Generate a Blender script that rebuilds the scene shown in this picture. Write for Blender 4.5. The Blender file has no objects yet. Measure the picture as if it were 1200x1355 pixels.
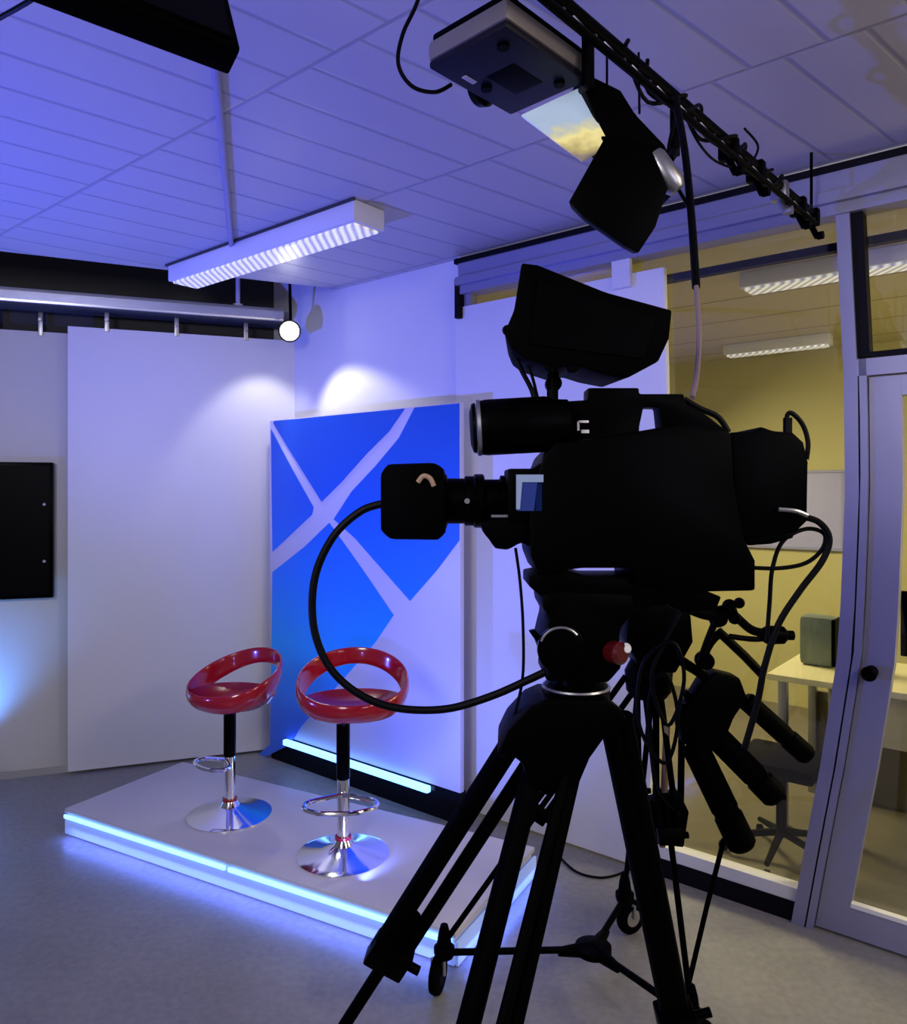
import bpy, bmesh, math, random
from mathutils import Vector, Matrix
random.seed(7)
C = bpy.context.scene.collection
H = 1.62; FPX = 1000.0; HY = 650.0

def P(px, py, Y):                      # pixel + distance -> point
    return Vector(((px-600)/FPX*Y, Y, H-(py-HY)/FPX*Y))
def F(px, py, z=0.0):                  # pixel on the level z
    Y = (H-z)*FPX/(py-HY)
    return Vector(((px-600)/FPX*Y, Y, z))

# ---------------------------------------------------------------- materials
def mat(name, col, rough=0.5, metal=0.0, emit=None, estr=0.0, noise=0.0, nscale=8.0, bump=0.0, spec=0.5, coat=0.0):
    m = bpy.data.materials.new(name); m.use_nodes = True
    nt = m.node_tree; b = nt.nodes['Principled BSDF']
    b.inputs['Base Color'].default_value = (*col, 1)
    b.inputs['Roughness'].default_value = rough
    b.inputs['Metallic'].default_value = metal
    b.inputs['Specular IOR Level'].default_value = spec
    b.inputs['Coat Weight'].default_value = coat
    if emit:
        b.inputs['Emission Color'].default_value = (*emit, 1)
        b.inputs['Emission Strength'].default_value = estr
    if noise or bump:
        tc = nt.nodes.new('ShaderNodeTexCoord'); n = nt.nodes.new('ShaderNodeTexNoise')
        n.inputs['Scale'].default_value = nscale; n.inputs['Detail'].default_value = 5
        nt.links.new(tc.outputs['Object'], n.inputs['Vector'])
        if noise:
            r = nt.nodes.new('ShaderNodeMix'); r.data_type = 'RGBA'
            r.inputs[6].default_value = (*[c*(1-noise) for c in col], 1)
            r.inputs[7].default_value = (*[min(1, c*(1+noise)) for c in col], 1)
            nt.links.new(n.outputs['Fac'], r.inputs[0]); nt.links.new(r.outputs[2], b.inputs['Base Color'])
        if bump:
            bp = nt.nodes.new('ShaderNodeBump'); bp.inputs['Strength'].default_value = bump
            bp.inputs['Distance'].default_value = 0.01
            nt.links.new(n.outputs['Fac'], bp.inputs['Height']); nt.links.new(bp.outputs['Normal'], b.inputs['Normal'])
    return m

M = {}
M['black'] = mat('black_plastic', (.0003, .0003, .0005), .45, noise=.3, nscale=30, spec=.025)
M['rubber'] = mat('black_rubber', (.0003, .0003, .0005), .6, spec=.02, noise=.2)
M['cable'] = mat('black_cable', (.001, .001, .002), .5, spec=.08, noise=.2)
M['gloss'] = mat('glossy_black', (.0004, .0004, .0007), .25, spec=.05, noise=.1)
M['screen'] = mat('dark_screen', (.0006, .0006, .001), .4, spec=.05, noise=.1)
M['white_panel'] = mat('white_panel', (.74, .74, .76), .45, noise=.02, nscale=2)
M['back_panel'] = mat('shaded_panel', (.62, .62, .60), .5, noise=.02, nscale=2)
M['wall'] = mat('painted_wall', (.70, .70, .76), .55, noise=.02, nscale=3)
M['darkwall'] = mat('dark_wall', (.035, .035, .04), .8, noise=.2)
M['void'] = mat('dark_plenum', (.012, .012, .013), .9, noise=.2)
M['alu'] = mat('lavender_aluminium', (.25, .25, .40), .38, .3, noise=.04, nscale=20)
M['alu_rail'] = mat('rail_aluminium', (.50, .52, .62), .3, .7, noise=.05)
M['sill'] = mat('white_sill', (.7, .7, .72), .4, noise=.03)
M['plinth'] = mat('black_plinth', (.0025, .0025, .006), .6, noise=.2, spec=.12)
M['chrome'] = mat('chrome', (.85, .85, .88), .09, 1.0, noise=.02)
M['steel'] = mat('brushed_steel', (.35, .35, .38), .35, .9, noise=.1, nscale=30)
M['red'] = mat('red_plastic', (.36, .003, .018), .16, coat=.6, noise=.06, nscale=5)
M['redseat'] = mat('dark_red_seat', (.26, .005, .016), .25, coat=.4, noise=.06)
M['platform'] = mat('platform_laminate', (.60, .58, .60), .35, noise=.03, nscale=6)
M['led'] = mat('led_strip', (.3, .6, 1), .4, emit=(.12, .33, 1.0), estr=4.5, noise=.05)
M['ledglow'] = mat('fascia_led_glow', (.45, .6, .9), .4, emit=(.28, .40, 1.0), estr=.30, noise=.05)  # LED light on the fascia, painted as tint and weak glow
M['banner_white'] = mat('banner_white', (.62, .62, .80), .35, noise=.03, nscale=2)
M['olive'] = mat('olive_wall', (.44, .40, .19), .7, noise=.06, nscale=1.5)
M['oliveceil'] = mat('olive_ceiling', (.46, .41, .25), .6, noise=.08)
M['carpet'] = mat('brown_carpet', (.15, .13, .085), .85, noise=.25, nscale=6)
M['desk'] = mat('cream_desktop', (.72, .67, .42), .4, noise=.05)
M['deskfront'] = mat('cream_desk_front', (.52, .48, .28), .5, noise=.05)
M['board'] = mat('pale_board', (.33, .33, .62), .5, noise=.06, nscale=25)
M['teal'] = mat('grey_green_plastic', (.16, .20, .19), .4, noise=.5, nscale=9)
M['proj'] = mat('grey_projector_case', (.13, .115, .12), .4, noise=.08, nscale=12)
M['grille'] = mat('dark_projector_base', (.005, .0045, .012), .5, noise=.5, nscale=14, spec=.15)
M['tagwhite'] = mat('pale_sticker', (.40, .38, .42), .5, noise=.1)
M['bluescreen'] = mat('small_blue_display', (.01, .02, .12), .3, emit=(.02, .05, .30), estr=.25, noise=.2)
M['paleframe'] = mat('pale_blue_edge', (.25, .33, .5), .4, noise=.1)
M['lampwhite'] = mat('white_luminaire', (.66, .66, .76), .4, noise=.03)
M['tube'] = mat('bright_lens', (1, 1, 1), .3, emit=(1, .97, .86), estr=22, noise=.02)
M['redknob'] = mat('red_knob', (.07, .002, .004), .3, coat=.3, noise=.1)
M['conduit'] = mat('blue_grey_conduit', (.24, .24, .42), .4, noise=.1)
M['copper'] = mat('tan_tube', (.30, .2, .12), .5, noise=.2)
M['pinkcable'] = mat('pinkish_cable', (.20, .14, .16), .5, noise=.2)

def floor_mat():
    m = mat('vinyl_floor', (.20, .20, .21), .32, noise=.0)
    nt = m.node_tree; b = nt.nodes['Principled BSDF']; tc = nt.nodes.new('ShaderNodeTexCoord')
    n1 = nt.nodes.new('ShaderNodeTexNoise'); n1.inputs['Scale'].default_value = 2.2; n1.inputs['Detail'].default_value = 6
    n2 = nt.nodes.new('ShaderNodeTexNoise'); n2.inputs['Scale'].default_value = 38; n2.inputs['Detail'].default_value = 4
    for n in (n1, n2): nt.links.new(tc.outputs['Object'], n.inputs['Vector'])
    a = nt.nodes.new('ShaderNodeMath'); a.operation = 'ADD'
    nt.links.new(n1.outputs['Fac'], a.inputs[0]); nt.links.new(n2.outputs['Fac'], a.inputs[1])
    cr = nt.nodes.new('ShaderNodeValToRGB')
    cr.color_ramp.elements[0].position = .35; cr.color_ramp.elements[0].color = (.19, .188, .185, 1)
    cr.color_ramp.elements[1].position = .68; cr.color_ramp.elements[1].color = (.29, .28, .26, 1)
    h = nt.nodes.new('ShaderNodeMath'); h.operation = 'MULTIPLY'; h.inputs[1].default_value = .5
    nt.links.new(a.outputs[0], h.inputs[0]); nt.links.new(h.outputs[0], cr.inputs['Fac'])
    nt.links.new(cr.outputs['Color'], b.inputs['Base Color'])
    rr = nt.nodes.new('ShaderNodeMapRange'); rr.inputs['To Min'].default_value = .30; rr.inputs['To Max'].default_value = .48
    nt.links.new(n1.outputs['Fac'], rr.inputs['Value']); nt.links.new(rr.outputs['Result'], b.inputs['Roughness'])
    return m
M['floor'] = floor_mat()

def plank_mat(name, col, dark, q, pitch, v, vo, rowp, w=.025, rough=.42, stagger=.45):
    m = mat(name, col, rough); nt = m.node_tree; b = nt.nodes['Principled BSDF']
    tc = nt.nodes.new('ShaderNodeTexCoord')
    def math_(op, a, bb=None, c=None):
        n = nt.nodes.new('ShaderNodeMath'); n.operation = op
        for i, x in enumerate((a, bb, c)):
            if x is None: continue
            if isinstance(x, (int, float)): n.inputs[i].default_value = x
            else: nt.links.new(x, n.inputs[i])
        return n.outputs[0]
    def dot(vec):
        n = nt.nodes.new('ShaderNodeVectorMath'); n.operation = 'DOT_PRODUCT'
        nt.links.new(tc.outputs['Object'], n.inputs[0]); n.inputs[1].default_value = vec
        return n.outputs['Value']
    vv = math_('DIVIDE', math_('ADD', dot(v), vo), rowp)
    row = math_('FLOOR', vv); fv = math_('FRACT', vv)
    uu = math_('ADD', math_('DIVIDE', dot(q), pitch), math_('MULTIPLY', row, stagger))
    fu = math_('FRACT', uu)
    du = math_('MINIMUM', fu, math_('SUBTRACT', 1, fu)); dv = math_('MINIMUM', fv, math_('SUBTRACT', 1, fv))
    su = nt.nodes.new('ShaderNodeMapRange'); su.inputs['From Min'].default_value = w*.6; su.inputs['From Max'].default_value = w*2.2
    nt.links.new(du, su.inputs['Value'])
    sv = nt.nodes.new('ShaderNodeMapRange'); sv.inputs['From Min'].default_value = w*.15; sv.inputs['From Max'].default_value = w*.5
    nt.links.new(dv, sv.inputs['Value'])
    k = math_('MINIMUM', su.outputs['Result'], sv.outputs['Result'])
    mx = nt.nodes.new('ShaderNodeMix'); mx.data_type = 'RGBA'
    mx.inputs[6].default_value = (*dark, 1); mx.inputs[7].default_value = (*col, 1)
    nt.links.new(k, mx.inputs[0]); nt.links.new(mx.outputs[2], b.inputs['Base Color'])
    bp = nt.nodes.new('ShaderNodeBump'); bp.inputs['Strength'].default_value = .3; bp.inputs['Distance'].default_value = .01
    nt.links.new(k, bp.inputs['Height']); nt.links.new(bp.outputs['Normal'], b.inputs['Normal'])
    return m

def glass_mat():
    m = bpy.data.materials.new('partition_glass'); m.use_nodes = True; nt = m.node_tree
    for n in list(nt.nodes): nt.nodes.remove(n)
    o = nt.nodes.new('ShaderNodeOutputMaterial'); t = nt.nodes.new('ShaderNodeBsdfTransparent')
    g = nt.nodes.new('ShaderNodeBsdfGlossy'); g.inputs['Roughness'].default_value = .03
    t.inputs['Color'].default_value = (.93, .94, .90, 1)
    n = nt.nodes.new('ShaderNodeTexNoise'); n.inputs['Scale'].default_value = 1.5
    r = nt.nodes.new('ShaderNodeMapRange'); r.inputs['To Min'].default_value = .05; r.inputs['To Max'].default_value = .08
    x = nt.nodes.new('ShaderNodeMixShader'); nt.links.new(n.outputs['Fac'], r.inputs['Value'])
    nt.links.new(r.outputs['Result'], x.inputs[0]); nt.links.new(t.outputs[0], x.inputs[1]); nt.links.new(g.outputs[0], x.inputs[2])
    nt.links.new(x.outputs[0], o.inputs['Surface'])
    return m
M['glass'] = glass_mat()

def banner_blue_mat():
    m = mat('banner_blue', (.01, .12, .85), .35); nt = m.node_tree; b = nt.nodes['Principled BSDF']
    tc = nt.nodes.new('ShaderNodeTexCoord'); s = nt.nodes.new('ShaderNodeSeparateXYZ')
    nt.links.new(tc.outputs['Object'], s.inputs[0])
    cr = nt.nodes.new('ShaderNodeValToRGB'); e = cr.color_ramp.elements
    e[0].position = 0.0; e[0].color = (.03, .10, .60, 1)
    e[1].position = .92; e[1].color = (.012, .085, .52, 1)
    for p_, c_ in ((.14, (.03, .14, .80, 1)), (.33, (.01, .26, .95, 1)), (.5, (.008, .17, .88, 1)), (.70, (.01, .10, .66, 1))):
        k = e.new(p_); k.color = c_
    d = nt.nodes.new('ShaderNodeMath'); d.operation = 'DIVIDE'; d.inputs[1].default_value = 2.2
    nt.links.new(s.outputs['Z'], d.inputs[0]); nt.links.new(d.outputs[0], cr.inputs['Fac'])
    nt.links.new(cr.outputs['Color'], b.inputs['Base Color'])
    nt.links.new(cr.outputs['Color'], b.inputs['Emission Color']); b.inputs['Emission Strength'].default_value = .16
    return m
M['banner_blue'] = banner_blue_mat()

def painted_reflection_mat():  # reflection painted as colour bands with a glow of their own
    m = mat('painted_mirror_reflection', (.5, .5, .3), .25); nt = m.node_tree; b = nt.nodes['Principled BSDF']
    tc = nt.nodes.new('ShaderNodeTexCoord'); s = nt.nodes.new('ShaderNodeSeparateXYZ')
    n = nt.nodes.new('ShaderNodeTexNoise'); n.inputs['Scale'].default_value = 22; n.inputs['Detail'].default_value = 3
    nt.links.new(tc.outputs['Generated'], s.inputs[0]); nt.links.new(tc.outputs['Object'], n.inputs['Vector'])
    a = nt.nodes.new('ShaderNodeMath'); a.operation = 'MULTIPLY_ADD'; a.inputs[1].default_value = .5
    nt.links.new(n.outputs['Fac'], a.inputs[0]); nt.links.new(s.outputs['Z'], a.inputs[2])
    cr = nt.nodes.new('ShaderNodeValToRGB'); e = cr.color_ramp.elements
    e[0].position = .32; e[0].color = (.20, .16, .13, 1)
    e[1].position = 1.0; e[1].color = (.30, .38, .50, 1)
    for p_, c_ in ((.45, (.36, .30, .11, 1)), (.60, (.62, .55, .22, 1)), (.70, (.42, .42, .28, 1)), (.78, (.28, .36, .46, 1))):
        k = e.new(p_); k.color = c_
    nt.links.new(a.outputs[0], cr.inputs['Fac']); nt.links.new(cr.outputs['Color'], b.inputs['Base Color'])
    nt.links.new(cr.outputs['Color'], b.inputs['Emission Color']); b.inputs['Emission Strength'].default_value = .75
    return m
M['painted_reflection'] = painted_reflection_mat()

def louvre_mat():
    m = mat('louvred_lamp', (.8, .8, .85), .3); nt = m.node_tree; b = nt.nodes['Principled BSDF']
    tc = nt.nodes.new('ShaderNodeTexCoord'); w = nt.nodes.new('ShaderNodeTexWave'); w.inputs['Scale'].default_value = 9
    w.inputs['Distortion'].default_value = .6
    nt.links.new(tc.outputs['Object'], w.inputs['Vector'])
    mx = nt.nodes.new('ShaderNodeMix'); mx.data_type = 'RGBA'
    mx.inputs[6].default_value = (.35, .34, .45, 1); mx.inputs[7].default_value = (1, .98, .9, 1)
    nt.links.new(w.outputs['Fac'], mx.inputs[0]); nt.links.new(mx.outputs[2], b.inputs['Base Color'])
    nt.links.new(mx.outputs[2], b.inputs['Emission Color']); b.inputs['Emission Strength'].default_value = .55
    return m
M['louvre'] = louvre_mat()

# ---------------------------------------------------------------- mesh builder
def smooth_path(pts, n=8):
    pts = [Vector(p) for p in pts]
    if len(pts) < 3: return pts
    out = []
    for i in range(len(pts)-1):
        p0 = pts[max(i-1, 0)]; p1 = pts[i]; p2 = pts[i+1]; p3 = pts[min(i+2, len(pts)-1)]
        for k in range(n):
            t = k/n
            out.append(.5*((2*p1)+(p2-p0)*t+(2*p0-5*p1+4*p2-p3)*t*t+(3*p1-p0-3*p2+p3)*t*t*t))
    out.append(pts[-1]); return out

class MB:
    def __init__(s): s.bm = bmesh.new()
    def box(s, c, size, ax=None, bev=0.0):
        ax = ax or (Vector((1, 0, 0)), Vector((0, 1, 0)), Vector((0, 0, 1)))
        c = Vector(c); vs = []
        for i in (-1, 1):
            for j in (-1, 1):
                for k in (-1, 1):
                    vs.append(s.bm.verts.new(c+ax[0]*i*size[0]/2+ax[1]*j*size[1]/2+ax[2]*k*size[2]/2))
        fs = [s.bm.faces.new([vs[q] for q in f]) for f in ((0, 1, 3, 2), (4, 6, 7, 5), (0, 4, 5, 1), (2, 3, 7, 6), (0, 2, 6, 4), (1, 5, 7, 3))]
        s._bev(fs, bev); return s
    def _bev(s, fs, bev):
        bmesh.ops.recalc_face_normals(s.bm, faces=fs)
        if bev > 0:
            es = list({e for f in fs for e in f.edges})
            bmesh.ops.bevel(s.bm, geom=es, offset=bev, segments=2, profile=.6, affect='EDGES', clamp_overlap=True)
    def loft(s, A, B, bev=0.0):        # two matching rings of points, capped
        a = [s.bm.verts.new(p) for p in A]; b = [s.bm.verts.new(p) for p in B]; n = len(a)
        fs = [s.bm.faces.new(a), s.bm.faces.new(b[::-1])]
        for i in range(n):
            fs.append(s.bm.faces.new((a[i], b[i], b[(i+1) % n], a[(i+1) % n])))
        s._bev(fs, bev); return s
    def prism(s, px, Yn, depth, bev=0.0, taper=1.0):   # side profile at distance Yn, running depth back
        A = [P(x, y, Yn) for x, y in px]
        cx = sum((p for p in A), Vector())/len(A)
        B = [cx+(p-cx)*taper+Vector((0, depth, 0)) for p in A]
        return s.loft(A, B, bev)
    def tube(s, pts, r, n=10, smooth=0, cap=True):
        if smooth: 
            pts = smooth_path(pts, smooth)
        pts = [Vector(p) for p in pts]; m = len(pts)
        if callable(r): rs = [r(i/(m-1)) for i in range(m)]
        elif isinstance(r, (list, tuple)): rs = list(r) if len(r) == m else [r[0]+(r[-1]-r[0])*i/(m-1) for i in range(m)]
        else: rs = [r]*m
        rings = []; up = None
        for i in range(m):
            t = (pts[min(i+1, m-1)]-pts[max(i-1, 0)])
            if t.length < 1e-9: t = Vector((0, 0, 1))
            t.normalize()
            if up is None: up = t.orthogonal().normalized()
            else:
                up = up-t*up.dot(t)
                up = up.normalized() if up.length > 1e-6 else t.orthogonal().normalized()
            v = t.cross(up)
            rings.append([s.bm.verts.new(pts[i]+(up*math.cos(2*math.pi*k/n)+v*math.sin(2*math.pi*k/n))*rs[i]) for k in range(n)])
        for i in range(m-1):
            for k in range(n):
                s.bm.faces.new((rings[i][k], rings[i][(k+1) % n], rings[i+1][(k+1) % n], rings[i+1][k]))
        if cap: s.bm.faces.new(rings[0][::-1]); s.bm.faces.new(rings[-1])
        return s
    def lathe(s, prof, c, axis=(0, 0, 1), n=32):
        axis = Vector(axis).normalized(); u = axis.orthogonal().normalized(); v = axis.cross(u); c = Vector(c)
        pts = [c+axis*h for r_, h in prof]
        rings = [[s.bm.verts.new(p+(u*math.cos(2*math.pi*k/n)+v*math.sin(2*math.pi*k/n))*max(r_, 1e-4)) for k in range(n)]
                 for p, (r_, h) in zip(pts, prof)]
        for i in range(len(rings)-1):
            for k in range(n):
                s.bm.faces.new((rings[i][k], rings[i][(k+1) % n], rings[i+1][(k+1) % n], rings[i+1][k]))
        s.bm.faces.new(rings[0][::-1]); s.bm.faces.new(rings[-1]); return s
    def build(s, name, m, parent=None, smooth=True, hint=30):
        bmesh.ops.recalc_face_normals(s.bm, faces=s.bm.faces)
        me = bpy.data.meshes.new(name); s.bm.to_mesh(me); s.bm.free()
        o = bpy.data.objects.new(name, me); C.objects.link(o); me.materials.append(M[m] if isinstance(m, str) else m)
        if smooth and len(me.polygons):
            me.polygons.foreach_set('use_smooth', [True]*len(me.polygons))
            me.set_sharp_from_angle(angle=math.radians(hint))
        if parent:
            o.parent = parent
            o.matrix_parent_inverse = Matrix.Translation(parent.location).inverted()
        return o

def tag(o, label, cat, group=None, kind=None):
    o['label'] = label; o['category'] = cat
    if group: o['group'] = group
    if kind: o['kind'] = kind
    return o
def thing(name, loc, label, cat, group=None):
    o = bpy.data.objects.new(name, None); o.empty_display_size = .1; C.objects.link(o); o.location = loc
    return tag(o, label, cat, group)
def struct(o): o['kind'] = 'structure'; return o

# ---------------------------------------------------------------- setting
DV = Vector((.774, -.633, 0)); NV = Vector((-.633, -.774, 0)); WA = Vector((0, 3.935, 0)); ZV = Vector((0, 0, 1))
BZ = [(-.1, -.20), (.05, -.175), (.30, -.135), (.64, -.078), (1.06, -.02), (1.6, 0), (2.0, -.003), (2.6, -.03), (3.4, -.06)]
def bow(z):
    for (a, x), (b, y) in zip(BZ, BZ[1:]):
        if z <= b:
            return x+(y-x)*max(0, (z-a)/(b-a))
    return BZ[-1][1]
def W(s, z, off=0.0):                   # point on the partition line: along, up, towards the studio
    k = max(0, min(1.0, s/1.81))
    return WA+DV*(s+bow(z)*k)+NV*off+ZV*z
def s_of(px):
    t = (px-600)/1000.0
    return t*3.935/(.774+.633*t)
def wbar(mb, s0, s1, z0, z1, o0, o1):   # bar on the partition, follows its slight bow
    nz = max(1, int((z1-z0)/.2)); ns = max(1, int((s1-s0)/.3))
    G = {}
    for i in range(ns+1):
        for j in range(nz+1):
            for k, o in enumerate((o0, o1)):
                G[i, j, k] = mb.bm.verts.new(W(s0+(s1-s0)*i/ns, z0+(z1-z0)*j/nz, o))
    f = mb.bm.faces.new
    for i in range(ns):
        for j in range(nz):
            for k in (0, 1): f((G[i, j, k], G[i+1, j, k], G[i+1, j+1, k], G[i, j+1, k]))
    for i in range(ns):
        for j in (0, nz): f((G[i, j, 0], G[i+1, j, 0], G[i+1, j, 1], G[i, j, 1]))
    for j in range(nz):
        for i in (0, ns): f((G[i, j, 0], G[i, j+1, 0], G[i, j+1, 1], G[i, j, 1]))
    return mb

def lline(X, off=0.0):                  # left wall line
    return 5.112+.36*X+off
CE = lambda X: 4.80+.45*X               # ceiling edge beside the open strip
cH = 2.82
# floor
mb = MB(); 
mb.loft([(-4.2, -2, -.06), (3.9, -2, -.06), (3.9, W(0, 0).y-.817*3.9, -.06), (-1.05, 3.935+.86, -.06), (-4.2, 3.62, -.06)],
        [(-4.2, -2, 0), (3.9, -2, 0), (3.9, W(0, 0).y-.817*3.9, 0), (-1.05, 3.935+.86, 0), (-4.2, 3.62, 0)])
struct(mb.build('floor', 'floor', smooth=False))
# studio ceiling
v3 = (-.633, -.774, 0)
ql = math.hypot(.85, 1); q3 = (.85/ql, -1/ql, 0)
M['ceiling'] = plank_mat('ceiling_planks', (.43, .41, .47), (.29, .28, .36), q3, .2, v3, 3.935*.774-.05, .8)
poly = [(-.70, CE(-.70)), (-4.2, CE(-4.2)), (-4.2, -2), (3.9, -2), (3.9, 3.935-.817*3.9), (-.683, 4.493)]
poly = [(-.683, 4.490), (-4.2, CE(-4.2)), (-4.2, -2), (3.9, -2), (3.9, 3.930-.817*3.9)]
mb = MB(); mb.loft([(x, y, cH) for x, y in poly], [(x, y, cH+.05) for x, y in poly])
struct(mb.build('ceiling', 'ceiling', smooth=False))
# black ceiling above the open strip
mb = MB(); mb.loft([(-4.2, 2.6, 3.3), (-.3, 3.9, 3.3), (-.9, 4.9, 3.3), (-4.2, 3.8, 3.3)], [(-4.2, 2.6, 3.34), (-.3, 3.9, 3.34), (-.9, 4.9, 3.34), (-4.2, 3.8, 3.34)])
struct(mb.build('ceiling', 'void', smooth=False))
# left wall, dark behind the hanging panels
LD = Vector((1, .36, 0)).normalized(); LN = Vector((LD.y, -LD.x, 0))
LA = Vector((-2.2, lline(-2.2), 0))
def L(u, z, off=0.0): return LA+LD*u+LN*off+ZV*z
def lbar(mb, u0, u1, z0, z1, o0, o1, bev=0.0):
    mb.box(L((u0+u1)/2, (z0+z1)/2, (o0+o1)/2), (u1-u0, abs(o1-o0), z1-z0), (LD, LN, ZV), bev); return mb
mb = MB(); lbar(mb, -2.2, 1.34, 0, 3.3, -.26, -.18)
struct(mb.build('wall_left', 'darkwall', smooth=False))
# white wall on the right of the corner
sE = s_of(612)
mb = MB(); wbar(mb, -1.50, sE, 0, 3.3, -.10, 0)
struct(mb.build('wall_right', 'wall', smooth=False))
s_post = s_of(1122); s_post2 = s_of(1143); sP = s_of(888)
# hanging panels (left): a thing each
p = thing('sliding_panel', L(.55, 0), 'tall white hanging panel left of the blue banner, behind the bar stools', 'panel')
mb = MB(); lbar(mb, -.005, 1.30, .015, 2.565, -.03, .0, .004); mb.build('board', 'white_panel', p)
for u in (.20, .58, .98):
    mb = MB(); lbar(mb, u-.012, u+.012, 2.545, 2.66, .001, .010, .002); mb.tube([L(u, 2.61, .006), L(u, 2.61, .03)], .009)
    mb.build('hanger', 'steel', p)
p = thing('sliding_panel', L(-.8, 0), 'white hanging panel at the left edge carrying the black wall television', 'panel')
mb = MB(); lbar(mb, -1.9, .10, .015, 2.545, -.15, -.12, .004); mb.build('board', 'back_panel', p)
for u in (-.38, -.16):
    mb = MB(); lbar(mb, u-.012, u+.012, 2.52, 2.66, -.119, -.110, .002); mb.tube([L(u, 2.61, -.114), L(u, 2.61, -.09)], .009); mb.build('hanger', 'steel', p)
# rail
p = thing('ceiling_rail', L(-.3, 2.65), 'long lavender aluminium rail the white panels hang from', 'rail')
mb = MB(); lbar(mb, -2.1, 1.20, 2.665, 2.745, .0, .075, .006); lbar(mb, -2.1, 1.20, 2.68, 2.725, .076, .082)
mb.build('track', 'alu_rail', p)
mb = MB(); lbar(mb, -2.1, 1.20, 2.655, 2.668, -.10, .06); mb.build('lower_channel', 'darkwall', p)
# drop rod + conduit
q = L(.93, 0, .04)
mb = MB(); mb.tube([(q.x, q.y, 2.745), (q.x, q.y, 3.3)], .013, 12)
mb.lathe([(.03, 0), (.03, .012)], (q.x, q.y, 2.745)); tag(mb.build('support_rod', 'lampwhite'), 'white vertical rod rising from the rail beside the spotlight', 'rod')
a = F(284, 78, cH-.014); b = F(308, 345, cH-.014)
mb = MB(); mb.tube([a+Vector((0, -1.1, 0))*.6, a, b], .012, 10)
tag(mb.build('cable_conduit', 'conduit'), 'thin blue-grey conduit running along the plank ceiling behind the hanging monitor', 'conduit')
# small recess lamp in open strip
c = L(.0, 3.2, .35)

# television
p = thing('television', L(-.75, 1.0, -.06), 'black flat television on the left-hand white panel', 'television')
uR = (F(75, 1025).x+2.2)/LD.x
u1 = -.085
mb = MB(); lbar(mb, u1-1.36, u1, 1.01, 1.785, -.10, -.045, .006); mb.build('casing', 'gloss', p)
mb = MB(); lbar(mb, u1-1.34, u1-.02, 1.03, 1.765, -.0445, -.0425); mb.build('screen', 'screen', p)
mb = MB(); lbar(mb, u1-1.0, u1-.36, 1.2, 1.6, -.118, -.10); mb.build('wall_mount', 'steel', p)
for z in (1.545, 1.22):
    mb = MB(); mb.lathe([(.008, 0), (.008, .004)], L(u1-.045, z, -.042), LN); mb.build('pale_dot', 'tube' if 0 else 'tagwhite', p)  # small pale discs along the right edge of the screen
# floor flood lamp left
c = L(-.42, 0, .10)
p = thing('floor_lamp', c, 'small black floor floodlight at the left edge below the television', 'light')
mb = MB(); mb.box(c+Vector((0, 0, .012)), (.16, .12, .02), (LD, LN, ZV), .004); mb.build('base', 'black', p)
mb = MB(); mb.box(c+Vector((0, 0, .075)), (.15, .07, .08), (LD, (LN*.6+ZV*.8).normalized(), (ZV*.6-LN*.8).normalized()), .008)
mb.tube([c+Vector((0, 0, .02)), c+Vector((0, 0, .05))], .012); mb.build('lamp_head', 'black', p)

# partition: beams, panels, glass, post, door
def trim(n, m, *bars):
    mb = MB()
    for bq in bars: wbar(mb, *bq)
    return struct(mb.build('trim_%d' % n, m, smooth=False))
sR = 3.4
trim(1, 'alu', (sE+.02, sR, 2.62, 2.775, -.03, .06))
trim(2, 'plinth', (sE+.0, sR, 2.775, 2.80, -.03, .07))
trim(3, 'alu', (sE+.02, sR, 2.66, 2.70, .06, .085))
trim(4, 'plinth', (sE, sE+.03, 2.50, 2.70, -.03, .065))
trim(5, 'alu', (sE+.035, sE+.075, 2.50, 2.62, -.03, .03))
trim(6, 'wall', (sE, sR, 2.80, 2.82, -.05, .03))
# white panel over the left half of the glazing
mb = MB(); wbar(mb, sE-.015, sP, .01, 2.56, .005, .035)
tag(mb.build('white_partition_panel', 'wall', smooth=False), 'large white panel covering the glazing behind the television camera', 'panel')
mb = MB(); wbar(mb, s_of(822), s_of(846), 2.5, 2.62, .036, .06)
tag(mb.build('panel_bracket', 'lampwhite', smooth=False), 'short white bracket holding the top of the white panel behind the studio light', 'bracket')
# sill / plinth
trim(7, 'plinth', (sP-.05, s_post, 0, .075, -.04, .035))
trim(8, 'sill', (sP-.05, s_post, .075, .125, -.03, .03))
mb = MB(); wbar(mb, sE+.07, s_post, .12, 2.63, -.012, -.004); w1 = struct(mb.build('window_1', 'glass', smooth=False))
# dark blind rail behind glass
trim(9, 'plinth', (s_of(700), s_post, 2.515, 2.545, -.07, -.03), (s_post2+.02, sR, 2.515, 2.545, -.07, -.03))
# post
trim(10, 'alu', (s_post, s_post+.045, 0, 2.62, -.04, .05))
trim(11, 'plinth', (s_post+.045, s_post+.051, 0, 2.05, -.03, .044), (s_post+.045, s_post+.085, 2.10, 2.62, -.03, .035))
trim(12, 'alu', (s_post+.051, s_post+.075, 0, 2.09, -.04, .05))
# head above door, transom glass
zh = 2.03
trim(13, 'alu', (s_post+.045, sR, zh, zh+.06, -.04, .05))
trim(14, 'plinth', (s_post+.085, sR, zh+.06, zh+.085, -.03, .035))
mb = MB(); wbar(mb, s_post+.07, sR, zh+.07, 2.63, -.012, -.004); struct(mb.build('window_2', 'glass', smooth=False))
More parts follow.
